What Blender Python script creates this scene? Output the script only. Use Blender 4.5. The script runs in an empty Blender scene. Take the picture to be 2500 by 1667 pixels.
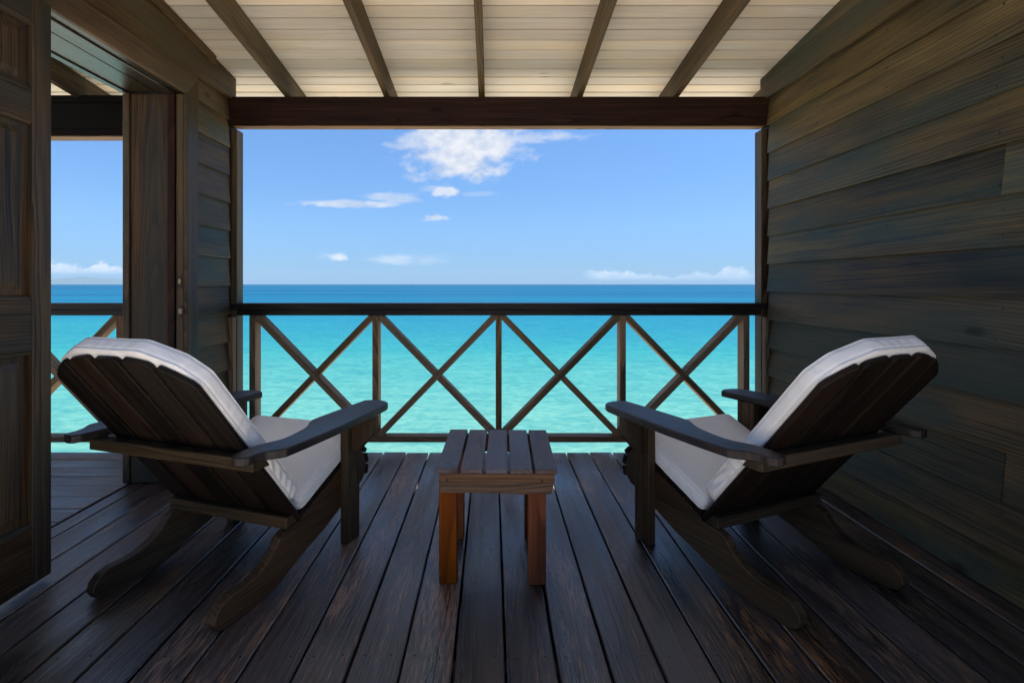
import bpy, bmesh, math, random
from math import radians as R, sin, cos, pi
from mathutils import Vector, Matrix, noise as mnoise

random.seed(11)
S = bpy.context.scene
C = S.collection

# ------------------------------------------------------------------ camera
cam_d = bpy.data.cameras.new("camera")
cam_d.lens = 19.21
cam_d.sensor_width = 36.0
cam_d.shift_x = 0.0196
cam_d.shift_y = -0.0558
cam_d.clip_start = 0.02
cam_d.clip_end = 120000
cam = bpy.data.objects.new("camera", cam_d)
cam.location = (0, 0, 1.1)
cam.rotation_euler = (R(90), 0, 0)
C.objects.link(cam)
S.camera = cam

# ------------------------------------------------------------------ light
SUN_EL, SUN_AZ = 61.0, 90.0          # azimuth clockwise from +Y (the view): the sun stands high to the right
SUN_STRENGTH, SKY_STRENGTH, EXPOSURE = 5.0, 0.05, 1.8
S.view_settings.view_transform = 'Standard'
S.view_settings.look = 'None'
S.view_settings.exposure = EXPOSURE
S.view_settings.gamma = 1.0
S.view_settings.use_curve_mapping = False
S.cycles.max_bounces = 10
S.cycles.diffuse_bounces = 6
S.cycles.glossy_bounces = 5
S.cycles.sample_clamp_indirect = 6.0
S.cycles.use_denoising = True

sd = bpy.data.lights.new("sun", 'SUN')
sd.energy = SUN_STRENGTH
sd.angle = R(0.53)
sd.color = (1.0, 0.925, 0.82)
sun = bpy.data.objects.new("sun", sd)
C.objects.link(sun)
dv = Vector((sin(R(SUN_AZ)) * cos(R(SUN_EL)), cos(R(SUN_AZ)) * cos(R(SUN_EL)), sin(R(SUN_EL))))
sun.rotation_euler = (-dv).to_track_quat('-Z', 'Y').to_euler()
sun.location = dv * 30


class NT:
    """small helper to write node trees"""
    def __init__(s, tree):
        s.t = tree
        s.t.nodes.clear()

    def n(s, typ, **kw):
        nd = s.t.nodes.new(typ)
        for k, v in kw.items():
            if k == 'ins':
                for i, val in v.items():
                    if isinstance(val, bpy.types.NodeSocket):
                        s.t.links.new(val, nd.inputs[i])
                    else:
                        nd.inputs[i].default_value = val
            else:
                setattr(nd, k, v)
        return nd

    def m(s, op, a, b=None, c=None, clamp=False):
        ins = {0: a}
        if b is not None: ins[1] = b
        if c is not None: ins[2] = c
        return s.n('ShaderNodeMath', operation=op, use_clamp=clamp, ins=ins).outputs[0]

    def vm(s, op, a, b=None):
        ins = {0: a}
        if b is not None: ins[1] = b
        nd = s.n('ShaderNodeVectorMath', operation=op, ins=ins)
        return nd.outputs['Value'] if op in ('LENGTH', 'DISTANCE', 'DOT_PRODUCT') else nd.outputs[0]

    def noise(s, vec, scale=5.0, detail=3.0, rough=0.5, dist=0.0, dim='3D'):
        nd = s.n('ShaderNodeTexNoise', noise_dimensions=dim)
        s.t.links.new(vec, nd.inputs['Vector'])
        nd.inputs['Scale'].default_value = scale
        nd.inputs['Detail'].default_value = detail
        nd.inputs['Roughness'].default_value = rough
        nd.inputs['Distortion'].default_value = dist
        return nd.outputs[0]

    def ramp(s, fac, stops, interp='LINEAR'):
        nd = s.n('ShaderNodeValToRGB')
        nd.color_ramp.interpolation = interp
        el = nd.color_ramp.elements
        while len(el) < len(stops): el.new(0.5)
        for e, (p, c) in zip(el, stops):
            e.position = p
            e.color = c if len(c) == 4 else (*c, 1)
        s.t.links.new(fac, nd.inputs[0])
        return nd.outputs[0]

    def mix(s, fac, a, b, blend='MIX'):
        nd = s.n('ShaderNodeMix', data_type='RGBA', blend_type=blend)
        for i, val in ((0, fac), (6, a), (7, b)):
            if isinstance(val, bpy.types.NodeSocket): s.t.links.new(val, nd.inputs[i])
            elif i == 0: nd.inputs[0].default_value = val
            else: nd.inputs[i].default_value = val if len(val) == 4 else (*val, 1)
        return nd.outputs[2]

    def smooth(s, v, lo, hi):
        nd = s.n('ShaderNodeMapRange', interpolation_type='SMOOTHSTEP', ins={0: v, 1: lo, 2: hi})
        return nd.outputs[0]

    def mapr(s, v, lo, hi, a, b):
        return s.n('ShaderNodeMapRange', ins={0: v, 1: lo, 2: hi, 3: a, 4: b}).outputs[0]


# ------------------------------------------------------------------ world: sky with a few fair-weather clouds
W = bpy.data.worlds.new("World")
S.world = W
W.use_nodes = True
w = NT(W.node_tree)
tc = w.n('ShaderNodeTexCoord')
dirv = tc.outputs['Generated']
sky = w.n('ShaderNodeTexSky', sky_type='NISHITA', sun_disc=False)
sky.sun_elevation = R(SUN_EL)
sky.sun_rotation = R(SUN_AZ)
sky.altitude = 0
sky.air_density = 1.0
sky.dust_density = 0.0
sky.ozone_density = 2.5
sep = w.n('ShaderNodeSeparateXYZ', ins={0: dirv})
clean = w.ramp(sep.outputs[2], [(0.0, (0.175, 0.325, 0.80)), (0.02, (0.245, 0.425, 0.82)), (0.10, (0.41, 0.60, 0.88)), (0.28, (0.57, 0.78, 1.02)), (1.0, (0.70, 0.76, 0.88))])
skycol = w.mix(1.0, sky.outputs[0], clean, 'MULTIPLY')
yy = w.m('MAXIMUM', sep.outputs[1], 0.02)
px = w.m('DIVIDE', sep.outputs[0], yy)
pz = w.m('DIVIDE', sep.outputs[2], yy)
pv = w.n('ShaderNodeCombineXYZ', ins={0: px, 1: pz, 2: 0.0}).outputs[0]
n_big = w.noise(w.vm('MULTIPLY', pv, (1.0, 1.7, 1.0)), 11.0, 9.0, 0.66, 0.2)
n_fine = w.noise(w.vm('MULTIPLY', pv, (1.0, 1.5, 1.0)), 26.0, 7.0, 0.62)
n_wisp = w.noise(w.vm('MULTIPLY', pv, (1.0, 3.2, 1.0)), 14.0, 8.0, 0.66, 0.3)
n_tiny = w.noise(w.vm('MULTIPLY', pv, (1.0, 1.2, 1.0)), 75.0, 6.0, 0.65)
total = None
f0, U0, V0 = 1334.0, 1201.0, 694.0
#        u     v    ru   rv   noise  amp   opacity sharp
CL = [(1135, 345, 185, 112, n_big, 1.45, 0.95, 0.60),
      (1120, 378, 140, 60, n_big, 1.3, 0.93, 0.6),
      (1030, 345,  90, 30, n_wisp, 1.4, 0.60, 0.6),
      (1290, 333, 150, 18, n_wisp, 1.5, 0.55, 0.7),
      ( 860, 497, 140, 12, n_wisp, 1.5, 0.70, 0.6),
      ( 960, 484,  90, 17, n_wisp, 1.5, 0.50, 0.7),
      (1090, 467,  44, 15, n_fine, 1.9, 0.80, 0.7),
      (1070, 462,  50,  9, n_wisp, 1.8, 0.40, 0.8),
      (1160, 473,  60,  8, n_wisp, 1.8, 0.25, 0.8),
      (1068, 532,  34, 10, n_fine, 1.9, 0.75, 0.7),
      (1045, 537,  32,  6, n_wisp, 1.8, 0.55, 0.8),
      ( 822, 626,  42, 12, n_fine, 2.0, 0.85, 0.7),
      ( 985, 632, 120, 15, n_wisp, 2.2, 0.55, 0.9),
      (1000, 640,  90, 10, n_fine, 2.4, 0.20, 0.9)]
for (u, v, ru, rv, nz, amp, op, sh) in CL:
    d = w.vm('MULTIPLY', w.vm('SUBTRACT', pv, ((u - U0) / f0, (V0 - v) / f0, 0.0)), (f0 / ru, f0 / rv, 0.0))
    val = w.m('ADD', w.m('SUBTRACT', 1.0, w.vm('LENGTH', d)), w.m('MULTIPLY', w.m('SUBTRACT', nz, 0.5), amp * 1.6))
    mk = w.m('MULTIPLY', w.smooth(val, 0.0, sh), op)
    total = mk if total is None else w.m('MAXIMUM', total, mk)
# low cumulus banks near the horizon (flat base, bumpy top)
for (u0c, u1c, vb, ht, seed, op) in [(1425, 1850, 684, 40, 3.1, 1.0), (60, 330, 670, 44, 7.7, 1.0)]:
    cu, ru = (u0c + u1c) / 2, (u1c - u0c) / 2
    nx = w.noise(w.n('ShaderNodeCombineXYZ', ins={0: px, 1: seed, 2: 0.0}).outputs[0], 13.0, 6.0, 0.6)
    top = w.m('MULTIPLY', w.mapr(nx, 0.30, 0.72, 0.15, 1.0), ht / f0)
    zz = w.m('SUBTRACT', pz, (V0 - vb) / f0)
    zrel = w.m('ADD', w.m('DIVIDE', zz, top), w.m('MULTIPLY', w.m('SUBTRACT', n_tiny, 0.5), 1.9))
    up = w.m('SUBTRACT', 1.0, w.smooth(zrel, 0.75, 1.05))
    lowf = w.smooth(zz, -0.004, 0.008)
    ex = w.m('ABSOLUTE', w.m('MULTIPLY', w.m('SUBTRACT', px, (cu - U0) / f0), f0 / ru))
    side = w.m('SUBTRACT', 1.0, w.smooth(ex, 0.8, 1.05))
    mk = w.m('MULTIPLY', w.m('MULTIPLY', up, lowf), w.m('MULTIPLY', side, op))
    total = w.m('MAXIMUM', total, mk)
front = w.smooth(sep.outputs[1], 0.15, 0.3)
total = w.m('MULTIPLY', total, front)
# unseen clouds added overhead and all round to whiten and brighten the light
zc = w.m('MAXIMUM', sep.outputs[2], 0.05)
ov = w.n('ShaderNodeCombineXYZ', ins={0: w.m('DIVIDE', sep.outputs[0], zc), 1: w.m('DIVIDE', sep.outputs[1], zc), 2: 4.7}).outputs[0]
n_ov = w.noise(ov, 1.1, 7.0, 0.6, 0.2)
ovm = w.m('MULTIPLY', w.smooth(n_ov, 0.48, 0.62), w.smooth(sep.outputs[2], 0.28, 0.38))
total = w.m('MAXIMUM', total, w.m('MULTIPLY', ovm, 0.92))
cshade = w.mix(w.smooth(n_fine, 0.3, 0.65), (0.62, 0.70, 0.86), (0.98, 0.98, 1.0))
cgain = w.mapr(sep.outputs[2], 0.015, 0.09, 7.6, 5.6)
ccol = w.vm('MULTIPLY', cshade, w.n('ShaderNodeCombineXYZ', ins={0: cgain, 1: cgain, 2: cgain}).outputs[0])
final = w.mix(total, skycol, ccol)
bg = w.n('ShaderNodeBackground', ins={0: final, 1: SKY_STRENGTH})
wo = w.n('ShaderNodeOutputWorld')
W.node_tree.links.new(bg.outputs[0], wo.inputs[0])

# ------------------------------------------------------------------ materials
def wood(name, dark, light, tint=(0.0, 0.0, 0.0), tintamt=0.0, ring=120.0, ringamt=0.55, rough=0.45, spec=0.5,
         bump=0.25, scratch=0.0, scratchcol=(0.2, 0.09, 0.04), vary=0.35, coat=0.0, endgrain=None, patch=0.5, rvar=0.15, streak=1.2):
    """sawn timber: grain runs along the object's local X, rings cut from an imaginary log, every piece its own cut"""
    mt = bpy.data.materials.new(name)
    mt.use_nodes = True
    g = NT(mt.node_tree)
    oc = g.n('ShaderNodeTexCoord').outputs['Object']
    rnd = g.n('ShaderNodeObjectInfo').outputs['Random']
    r2 = g.m('FRACT', g.m('MULTIPLY', rnd, 37.31))
    r3 = g.m('FRACT', g.m('MULTIPLY', rnd, 91.77))
    off = g.n('ShaderNodeCombineXYZ', ins={0: g.m('MULTIPLY', rnd, 73.0), 1: g.m('MULTIPLY', r2, 31.0), 2: g.m('MULTIPLY', r3, 17.0)}).outputs[0]
    p = g.vm('ADD', oc, off)
    sp = g.n('ShaderNodeSeparateXYZ', ins={0: oc})
    # wobble of the pith along the length
    wx = g.n('ShaderNodeCombineXYZ', ins={0: g.m('ADD', sp.outputs[0], g.m('MULTIPLY', rnd, 73.0)), 1: r2, 2: r3}).outputs[0]
    wob = g.noise(wx, 1.3, 2.0, 0.5)
    wob2 = g.noise(g.vm('MULTIPLY', p, (0.32, 1.0, 1.0)), 3.0, 2.0, 0.5)
    tilt = g.m('MULTIPLY', g.m('SUBTRACT', r3, 0.5), 0.11)
    yy_ = g.m('ADD', g.m('ADD', sp.outputs[1], g.m('MULTIPLY', g.m('SUBTRACT', r2, 0.5), 0.10)), g.m('MULTIPLY', g.m('SUBTRACT', wob, 0.5), 0.09))
    zz_ = g.m('ADD', g.m('ADD', sp.outputs[2], g.m('ADD', 0.035, g.m('MULTIPLY', r3, 0.05))), g.m('ADD', g.m('MULTIPLY', sp.outputs[0], tilt), g.m('MULTIPLY', g.m('SUBTRACT', wob2, 0.5), 0.035)))
    rad = g.m('SQRT', g.m('ADD', g.m('MULTIPLY', yy_, yy_), g.m('MULTIPLY', zz_, zz_)))
    rr = g.m('MULTIPLY', rad, ring)
    rj = g.noise(g.n('ShaderNodeCombineXYZ', ins={0: g.m('MULTIPLY', rr, 0.45), 1: g.m('MULTIPLY', rnd, 50.0), 2: g.m('MULTIPLY', sp.outputs[0], 0.15)}).outputs[0], 1.0, 2.0, 0.5)
    ringv = g.m('FRACT', g.m('ADD', rr, g.m('MULTIPLY', rj, 2.6)))
    ringv = g.ramp(ringv, [(0.0, (0.25,) * 3), (0.55, (0.75,) * 3), (0.86, (1,) * 3), (0.94, (0.05,) * 3), (1.0, (0.25,) * 3)])
    fib = g.noise(g.vm('MULTIPLY', p, (5.0, 210.0, 210.0)), 1.0, 3.0, 0.6)
    fib2 = g.noise(g.vm('MULTIPLY', p, (1.6, 34.0, 34.0)), 1.0, 4.0, 0.6)
    pat = g.noise(g.vm('MULTIPLY', p, (1.1, 5.0, 5.0)), 1.0, 3.0, 0.55)
    # the figure comes and goes along the board
    fig = g.noise(g.vm('MULTIPLY', g.vm('ADD', p, (5.0, 1.0, 2.0)), (1.5, 9.0, 9.0)), 1.0, 2.0, 0.5)
    fig = g.mapr(fig, 0.36, 0.64, 0.25, 1.25)
    rv2 = g.m('ADD', 0.5, g.m('MULTIPLY', g.m('SUBTRACT', ringv, 0.5), fig))
    fac = g.m('ADD', g.m('MULTIPLY', rv2, ringamt), g.m('MULTIPLY', g.m('SUBTRACT', fib2, 0.5), streak))
    fac = g.m('ADD', fac, g.m('MULTIPLY', g.m('SUBTRACT', fib, 0.5), 0.7))
    fac = g.m('ADD', fac, g.m('MULTIPLY', g.m('SUBTRACT', pat, 0.5), patch * 1.6), clamp=True)
    col = g.mix(fac, dark, light)
    if tintamt > 0:
        tn = g.noise(g.vm('MULTIPLY', g.vm('ADD', p, (9.1, 3.3, 1.7)), (0.9, 4.0, 4.0)), 1.0, 3.0, 0.55)
        col = g.mix(g.m('MULTIPLY', g.smooth(tn, 0.42, 0.66), tintamt), col, tint)
    # knots: sparse dark eyes
    vor = g.n('ShaderNodeTexVoronoi', feature='F1', voronoi_dimensions='3D')
    g.t.links.new(g.vm('MULTIPLY', p, (1.7, 4.2, 4.2)), vor.inputs['Vector'])
    vor.inputs['Scale'].default_value = 1.0
    knot = g.m('SUBTRACT', 1.0, g.smooth(vor.outputs['Distance'], 0.03, 0.11))
    col = g.mix(g.m('MULTIPLY', knot, 0.7), col, tuple(x * 0.3 for x in dark))
    if scratch > 0:
        sc = g.noise(g.vm('MULTIPLY', g.vm('ADD', p, (4.0, 2.0, 7.0)), (11.0, 150.0, 150.0)), 1.0, 5.0, 0.65, 0.4)
        wear = g.noise(g.vm('MULTIPLY', g.vm('ADD', p, (1.0, 8.0, 3.0)), (1.6, 5.0, 5.0)), 1.0, 3.0, 0.55)
        sk = g.m('MULTIPLY', g.smooth(g.m('ADD', sc, g.m('MULTIPLY', g.m('SUBTRACT', wear, 0.5), 0.80)), 0.57, 0.65), scratch)
        col = g.mix(sk, col, scratchcol)
    bright = g.m('ADD', 1.0 - vary / 2, g.m('MULTIPLY', rnd, vary))
    hsv = g.n('ShaderNodeHueSaturation', ins={'Hue': g.m('ADD', 0.494, g.m('MULTIPLY', r2, 0.012)), 'Saturation': g.m('ADD', 0.92, g.m('MULTIPLY', r3, 0.24)), 'Value': bright, 'Color': col})
    bs = g.n('ShaderNodeBsdfPrincipled')
    g.t.links.new(hsv.outputs[0], bs.inputs['Base Color'])
    rn = g.m('ADD', rough, g.m('MULTIPLY', g.m('SUBTRACT', pat, 0.5), rvar * 2.0))
    rn = g.m('ADD', rn, g.m('MULTIPLY', g.m('SUBTRACT', fib2, 0.5), rvar * 1.2), clamp=True)
    g.t.links.new(rn, bs.inputs['Roughness'])
    bs.inputs['Specular IOR Level'].default_value = spec
    bs.inputs['Coat Weight'].default_value = coat
    bs.inputs['Coat Roughness'].default_value = 0.3
    hgt = g.m('ADD', g.m('MULTIPLY', ringv, 0.18), g.m('ADD', g.m('MULTIPLY', fib, 0.5), g.m('MULTIPLY', fib2, 0.8)))
    hgt = g.m('SUBTRACT', hgt, g.m('MULTIPLY', knot, 0.4))
    bp = g.n('ShaderNodeBump', ins={'Strength': bump, 'Distance': 0.004, 'Height': hgt})
    g.t.links.new(bp.outputs[0], bs.inputs['Normal'])
    o = g.n('ShaderNodeOutputMaterial')
    g.t.links.new(bs.outputs[0], o.inputs[0])
    return mt


def plain(name, col, rough=0.5, metal=0.0, spec=0.5):
    mt = bpy.data.materials.new(name)
    mt.use_nodes = True
    g = NT(mt.node_tree)
    oc = g.n('ShaderNodeTexCoord').outputs['Object']
    nz = g.noise(oc, 60.0, 4.0, 0.6)
    c = g.mix(nz, tuple(x * 0.7 for x in col), tuple(min(1, x * 1.25) for x in col))
    bs = g.n('ShaderNodeBsdfPrincipled', ins={'Base Color': c, 'Roughness': rough, 'Metallic': metal, 'Specular IOR Level': spec})
    o = g.n('ShaderNodeOutputMaterial')
    g.t.links.new(bs.outputs[0], o.inputs[0])
    return mt


M = {}
M['floor'] = wood('deck_timber', (0.009, 0.006, 0.005), (0.120, 0.078, 0.055), tint=(0.045, 0.040, 0.045), tintamt=0.45, ring=110, ringamt=0.5, rough=0.40,
                  spec=0.95, bump=0.6, scratch=0.85, scratchcol=(0.20, 0.105, 0.055), vary=0.6, rvar=0.40, patch=0.9, streak=1.3)
M['siding'] = wood('stained_siding', (0.017, 0.015, 0.011), (0.150, 0.101, 0.047), tint=(0.028, 0.050, 0.044), tintamt=0.6, ring=70, ringamt=0.75, rough=0.55,
                   spec=0.20, bump=0.35, vary=0.65, patch=1.05, streak=1.15)
M['trim'] = wood('stained_trim', (0.022, 0.013, 0.007), (0.185, 0.106, 0.048), tint=(0.066, 0.064, 0.034), tintamt=0.5, ring=85, ringamt=0.5, rough=0.5,
                 spec=0.22, bump=0.3, vary=0.35, patch=0.7, streak=0.9)
M['soffit'] = wood('glossy_soffit', (0.016, 0.014, 0.010), (0.055, 0.042, 0.028), ring=70, ringamt=0.45, rough=0.30, spec=0.7, bump=0.25, vary=0.3)
M['beam'] = wood('dark_red_beam', (0.007, 0.004, 0.003), (0.050, 0.021, 0.014), ring=70, ringamt=0.75, rough=0.55, spec=0.12, bump=0.35, vary=0.2)
M['shadebeam'] = wood('shaded_beam', (0.003, 0.0025, 0.002), (0.009, 0.007, 0.006), ring=60, ringamt=0.4, rough=0.6, spec=0.08, bump=0.25, vary=0.2)  # near-black base colour carries the shade this beam stands in
M['rafter'] = wood('stained_rafter', (0.022, 0.015, 0.008), (0.160, 0.108, 0.054), tint=(0.05, 0.050, 0.030), tintamt=0.4, ring=80, ringamt=0.75, rough=0.6, spec=0.15, bump=0.35, vary=0.3)
M['rail'] = wood('stained_rail', (0.075, 0.043, 0.025), (0.380, 0.235, 0.128), tint=(0.125, 0.110, 0.060), tintamt=0.35, ring=95, ringamt=0.75, rough=0.6, spec=0.15, bump=0.35, vary=0.35)
M['railcap'] = wood('dark_rail_cap', (0.006, 0.0045, 0.004), (0.030, 0.020, 0.014), ring=60, ringamt=0.6, rough=0.45, spec=0.25, bump=0.35, vary=0.2)
M['ceiling'] = wood('whitewashed_ceiling', (0.62, 0.57, 0.50), (0.88, 0.855, 0.80), tint=(0.78, 0.65, 0.48), tintamt=0.7, ring=26, ringamt=0.25, rough=0.6,
                    spec=0.3, bump=0.08, vary=0.30, patch=0.8, streak=0.5)
M['chair'] = wood('shaded_chair_timber', (0.004, 0.003, 0.0028), (0.026, 0.018, 0.013), tint=(0.030, 0.013, 0.008), tintamt=0.4, ring=60, ringamt=0.45, rough=0.5, spec=0.12,
                  bump=0.3, vary=0.4)  # slat timber darkened in its colour for the shade behind the seat
M['chairleg'] = wood('brown_chair_timber', (0.016, 0.012, 0.008), (0.100, 0.070, 0.041), tint=(0.095, 0.038, 0.017), tintamt=0.25, ring=90, ringamt=0.55, rough=0.5, spec=0.18,
                     bump=0.3, vary=0.35)
M['arm'] = wood('worn_arm_timber', (0.010, 0.008, 0.008), (0.048, 0.034, 0.030), tint=(0.050, 0.047, 0.058), tintamt=0.35, ring=60, ringamt=0.45, rough=0.42, spec=0.26,
                bump=0.3, vary=0.25)
M['tabletop'] = wood('worn_table_timber', (0.040, 0.026, 0.025), (0.155, 0.106, 0.096), tint=(0.095, 0.110, 0.180), tintamt=0.35, ring=70, ringamt=0.5, rough=0.45, spec=0.3,
                     bump=0.35, vary=0.2)
M['apron'] = wood('table_apron_timber', (0.034, 0.019, 0.012), (0.200, 0.115, 0.066), ring=75, ringamt=0.65, rough=0.6, spec=0.12, bump=0.4, vary=0.2)
M['tableleg'] = wood('orange_table_leg', (0.120, 0.031, 0.010), (0.460, 0.122, 0.033), tint=(0.130, 0.024, 0.007), tintamt=0.5, ring=40, ringamt=0.4, rough=0.5, spec=0.10, bump=0.25, vary=0.5, streak=0.8)
M['redleg'] = wood('dark_red_table_leg', (0.060, 0.014, 0.004), (0.270, 0.062, 0.014), tint=(0.035, 0.012, 0.006), tintamt=0.6, ring=40, ringamt=0.4, rough=0.5, spec=0.10, bump=0.25, vary=0.3, streak=0.8)
M['door'] = wood('stained_door', (0.013, 0.008, 0.005), (0.130, 0.074, 0.034), tint=(0.030, 0.031, 0.025), tintamt=0.6, ring=80, ringamt=0.55, rough=0.5, spec=0.2, bump=0.3, vary=0.35, patch=0.7)
M['joist'] = wood('joist_timber', (0.05, 0.036, 0.022), (0.12, 0.085, 0.05), rough=0.7)
M['nail'] = plain('rusty_nail', (0.014, 0.010, 0.008), 0.6, 0.2)
M['screw'] = plain('steel_screw', (0.30, 0.28, 0.26), 0.45, 0.8)
M['plate'] = plain('blackened_brass', (0.03, 0.024, 0.016), 0.45, 0.6)
M['wax'] = plain('raw_wood_hole', (0.42, 0.30, 0.18), 0.8)
M['roof'] = plain('roof_shingle', (0.04, 0.032, 0.027), 0.8)
M['core'] = plain('dark_sheathing', (0.02, 0.017, 0.014), 0.8)


def cloth_mat():
    mt = bpy.data.materials.new('white_canvas')
    mt.use_nodes = True
    g = NT(mt.node_tree)
    oc = g.n('ShaderNodeTexCoord').outputs['Object']
    weave = g.noise(oc, 900.0, 2.0, 0.5)
    fold = g.noise(g.vm('MULTIPLY', oc, (1.0, 1.0, 1.0)), 16.0, 4.0, 0.55, 0.6)
    soil = g.noise(oc, 5.0, 4.0, 0.6)
    c = g.mix(g.smooth(soil, 0.35, 0.75), (0.86, 0.835, 0.815), (0.80, 0.77, 0.745))
    bs = g.n('ShaderNodeBsdfPrincipled', ins={'Base Color': c, 'Roughness': 0.85, 'Specular IOR Level': 0.2, 'Sheen Weight': 0.15, 'Sheen Roughness': 0.5})
    b1 = g.n('ShaderNodeBump', ins={'Strength': 0.25, 'Distance': 0.012, 'Height': fold})
    b2 = g.n('ShaderNodeBump', ins={'Strength': 0.12, 'Distance': 0.001, 'Height': weave, 'Normal': b1.outputs[0]})
    g.t.links.new(b2.outputs[0], bs.inputs['Normal'])
    o = g.n('ShaderNodeOutputMaterial')
    g.t.links.new(bs.outputs[0], o.inputs[0])
    return mt


M['cloth'] = cloth_mat()


def water_mat():
    mt = bpy.data.materials.new('lagoon_water')
    mt.use_nodes = True
    g = NT(mt.node_tree)
    geo = g.n('ShaderNodeNewGeometry').outputs['Position']
    sp = g.n('ShaderNodeSeparateXYZ', ins={0: geo})
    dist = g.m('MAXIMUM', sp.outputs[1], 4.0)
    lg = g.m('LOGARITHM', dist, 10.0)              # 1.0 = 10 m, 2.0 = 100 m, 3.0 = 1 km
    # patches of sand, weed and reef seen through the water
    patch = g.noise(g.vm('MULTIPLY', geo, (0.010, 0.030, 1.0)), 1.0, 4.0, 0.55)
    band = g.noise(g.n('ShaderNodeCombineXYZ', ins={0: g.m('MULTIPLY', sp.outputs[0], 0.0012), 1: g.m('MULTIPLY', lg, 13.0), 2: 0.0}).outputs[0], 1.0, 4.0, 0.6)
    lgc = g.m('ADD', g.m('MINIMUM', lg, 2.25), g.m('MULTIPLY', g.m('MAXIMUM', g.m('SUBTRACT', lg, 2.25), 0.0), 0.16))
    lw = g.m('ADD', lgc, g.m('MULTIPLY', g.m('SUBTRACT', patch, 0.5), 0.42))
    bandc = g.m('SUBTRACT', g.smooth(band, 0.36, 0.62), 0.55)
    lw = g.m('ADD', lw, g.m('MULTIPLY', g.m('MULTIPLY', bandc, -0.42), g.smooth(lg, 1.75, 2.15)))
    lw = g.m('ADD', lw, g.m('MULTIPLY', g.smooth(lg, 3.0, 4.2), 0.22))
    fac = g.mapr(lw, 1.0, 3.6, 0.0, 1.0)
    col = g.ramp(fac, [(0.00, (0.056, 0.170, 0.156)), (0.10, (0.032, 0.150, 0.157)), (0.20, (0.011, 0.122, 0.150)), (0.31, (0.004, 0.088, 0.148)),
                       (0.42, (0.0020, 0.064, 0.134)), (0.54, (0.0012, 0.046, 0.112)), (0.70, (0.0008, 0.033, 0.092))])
    # ripples
    q = g.vm('MULTIPLY', geo, (0.75, 1.9, 1.0))
    r1 = g.noise(q, 0.75, 3.0, 0.55, 0.5)
    r2 = g.noise(g.vm('MULTIPLY', geo, (1.0, 1.7, 1.0)), 2.6, 4.0, 0.6, 0.4)
    swell = g.noise(g.vm('MULTIPLY', geo, (0.05, 0.20, 1.0)), 1.0, 2.0, 0.5)
    h = g.m('ADD', g.m('MULTIPLY', r1, 0.6), g.m('ADD', g.m('MULTIPLY', r2, 0.22), g.m('MULTIPLY', swell, 0.5)))
    bp = g.n('ShaderNodeBump', ins={'Strength': 0.75, 'Distance': 0.30, 'Height': h})
    # light on the ripples put into the colour: crests lighter, troughs darker
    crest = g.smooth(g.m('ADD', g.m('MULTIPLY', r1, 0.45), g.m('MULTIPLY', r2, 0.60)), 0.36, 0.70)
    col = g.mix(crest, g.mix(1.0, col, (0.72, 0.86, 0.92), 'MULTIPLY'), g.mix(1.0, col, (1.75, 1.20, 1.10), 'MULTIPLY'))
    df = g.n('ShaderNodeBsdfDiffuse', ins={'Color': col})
    gl = g.n('ShaderNodeBsdfGlossy', ins={'Color': (0.9, 0.95, 1.0, 1), 'Roughness': 0.22})
    fr = g.n('ShaderNodeFresnel', ins={'IOR': 1.33})
    for nd in (df, gl, fr): g.t.links.new(bp.outputs[0], nd.inputs['Normal'])
    # a choppy sea never turns into a mirror at the horizon: facets tilt towards the eye
    mx = g.n('ShaderNodeMixShader', ins={0: g.m('MINIMUM', fr.outputs[0], 0.08), 1: df.outputs[0], 2: gl.outputs[0]})
    o = g.n('ShaderNodeOutputMaterial')
    g.t.links.new(mx.outputs[0], o.inputs[0])
    return mt


# ------------------------------------------------------------------ building helpers
def link(o, parent=None):
    C.objects.link(o)
    if parent is not None: o.parent = parent
    return o


def tag(o, label=None, cat=None, group=None, kind=None):
    if label: o['label'] = label
    if cat: o['category'] = cat
    if group: o['group'] = group
    if kind: o['kind'] = kind
    return o


def empty(name, loc=(0, 0, 0), rz=0.0):
    o = bpy.data.objects.new(name, None)
    o.empty_display_size = 0.1
    o.location = loc
    o.rotation_euler = (0, 0, rz)
    return link(o)


def frame(origin, xax, zax):
    x = Vector(xax).normalized()
    z = Vector(zax)
    z = (z - x * z.dot(x)).normalized()
    y = z.cross(x)
    m = Matrix((( x.x, y.x, z.x, origin[0]), (x.y, y.y, z.y, origin[1]), (x.z, y.z, z.z, origin[2]), (0, 0, 0, 1)))
    return m


def from_bm(name, bm, mat, parent=None, mtx=None, smooth=False):
    bmesh.ops.recalc_face_normals(bm, faces=bm.faces)
    me = bpy.data.meshes.new(name)
    bm.to_mesh(me)
    bm.free()
    me.materials.append(mat)
    if smooth:
        for p in me.polygons: p.use_smooth = True
    o = bpy.data.objects.new(name, me)
    link(o, parent)
    if mtx is not None: o.matrix_basis = mtx
    return o


def bevel_bm(bm, w):
    if w > 0:
        bmesh.ops.bevel(bm, geom=list(bm.edges), offset=w, segments=1, affect='EDGES', clamp_overlap=True)


_cache = {}


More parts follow.
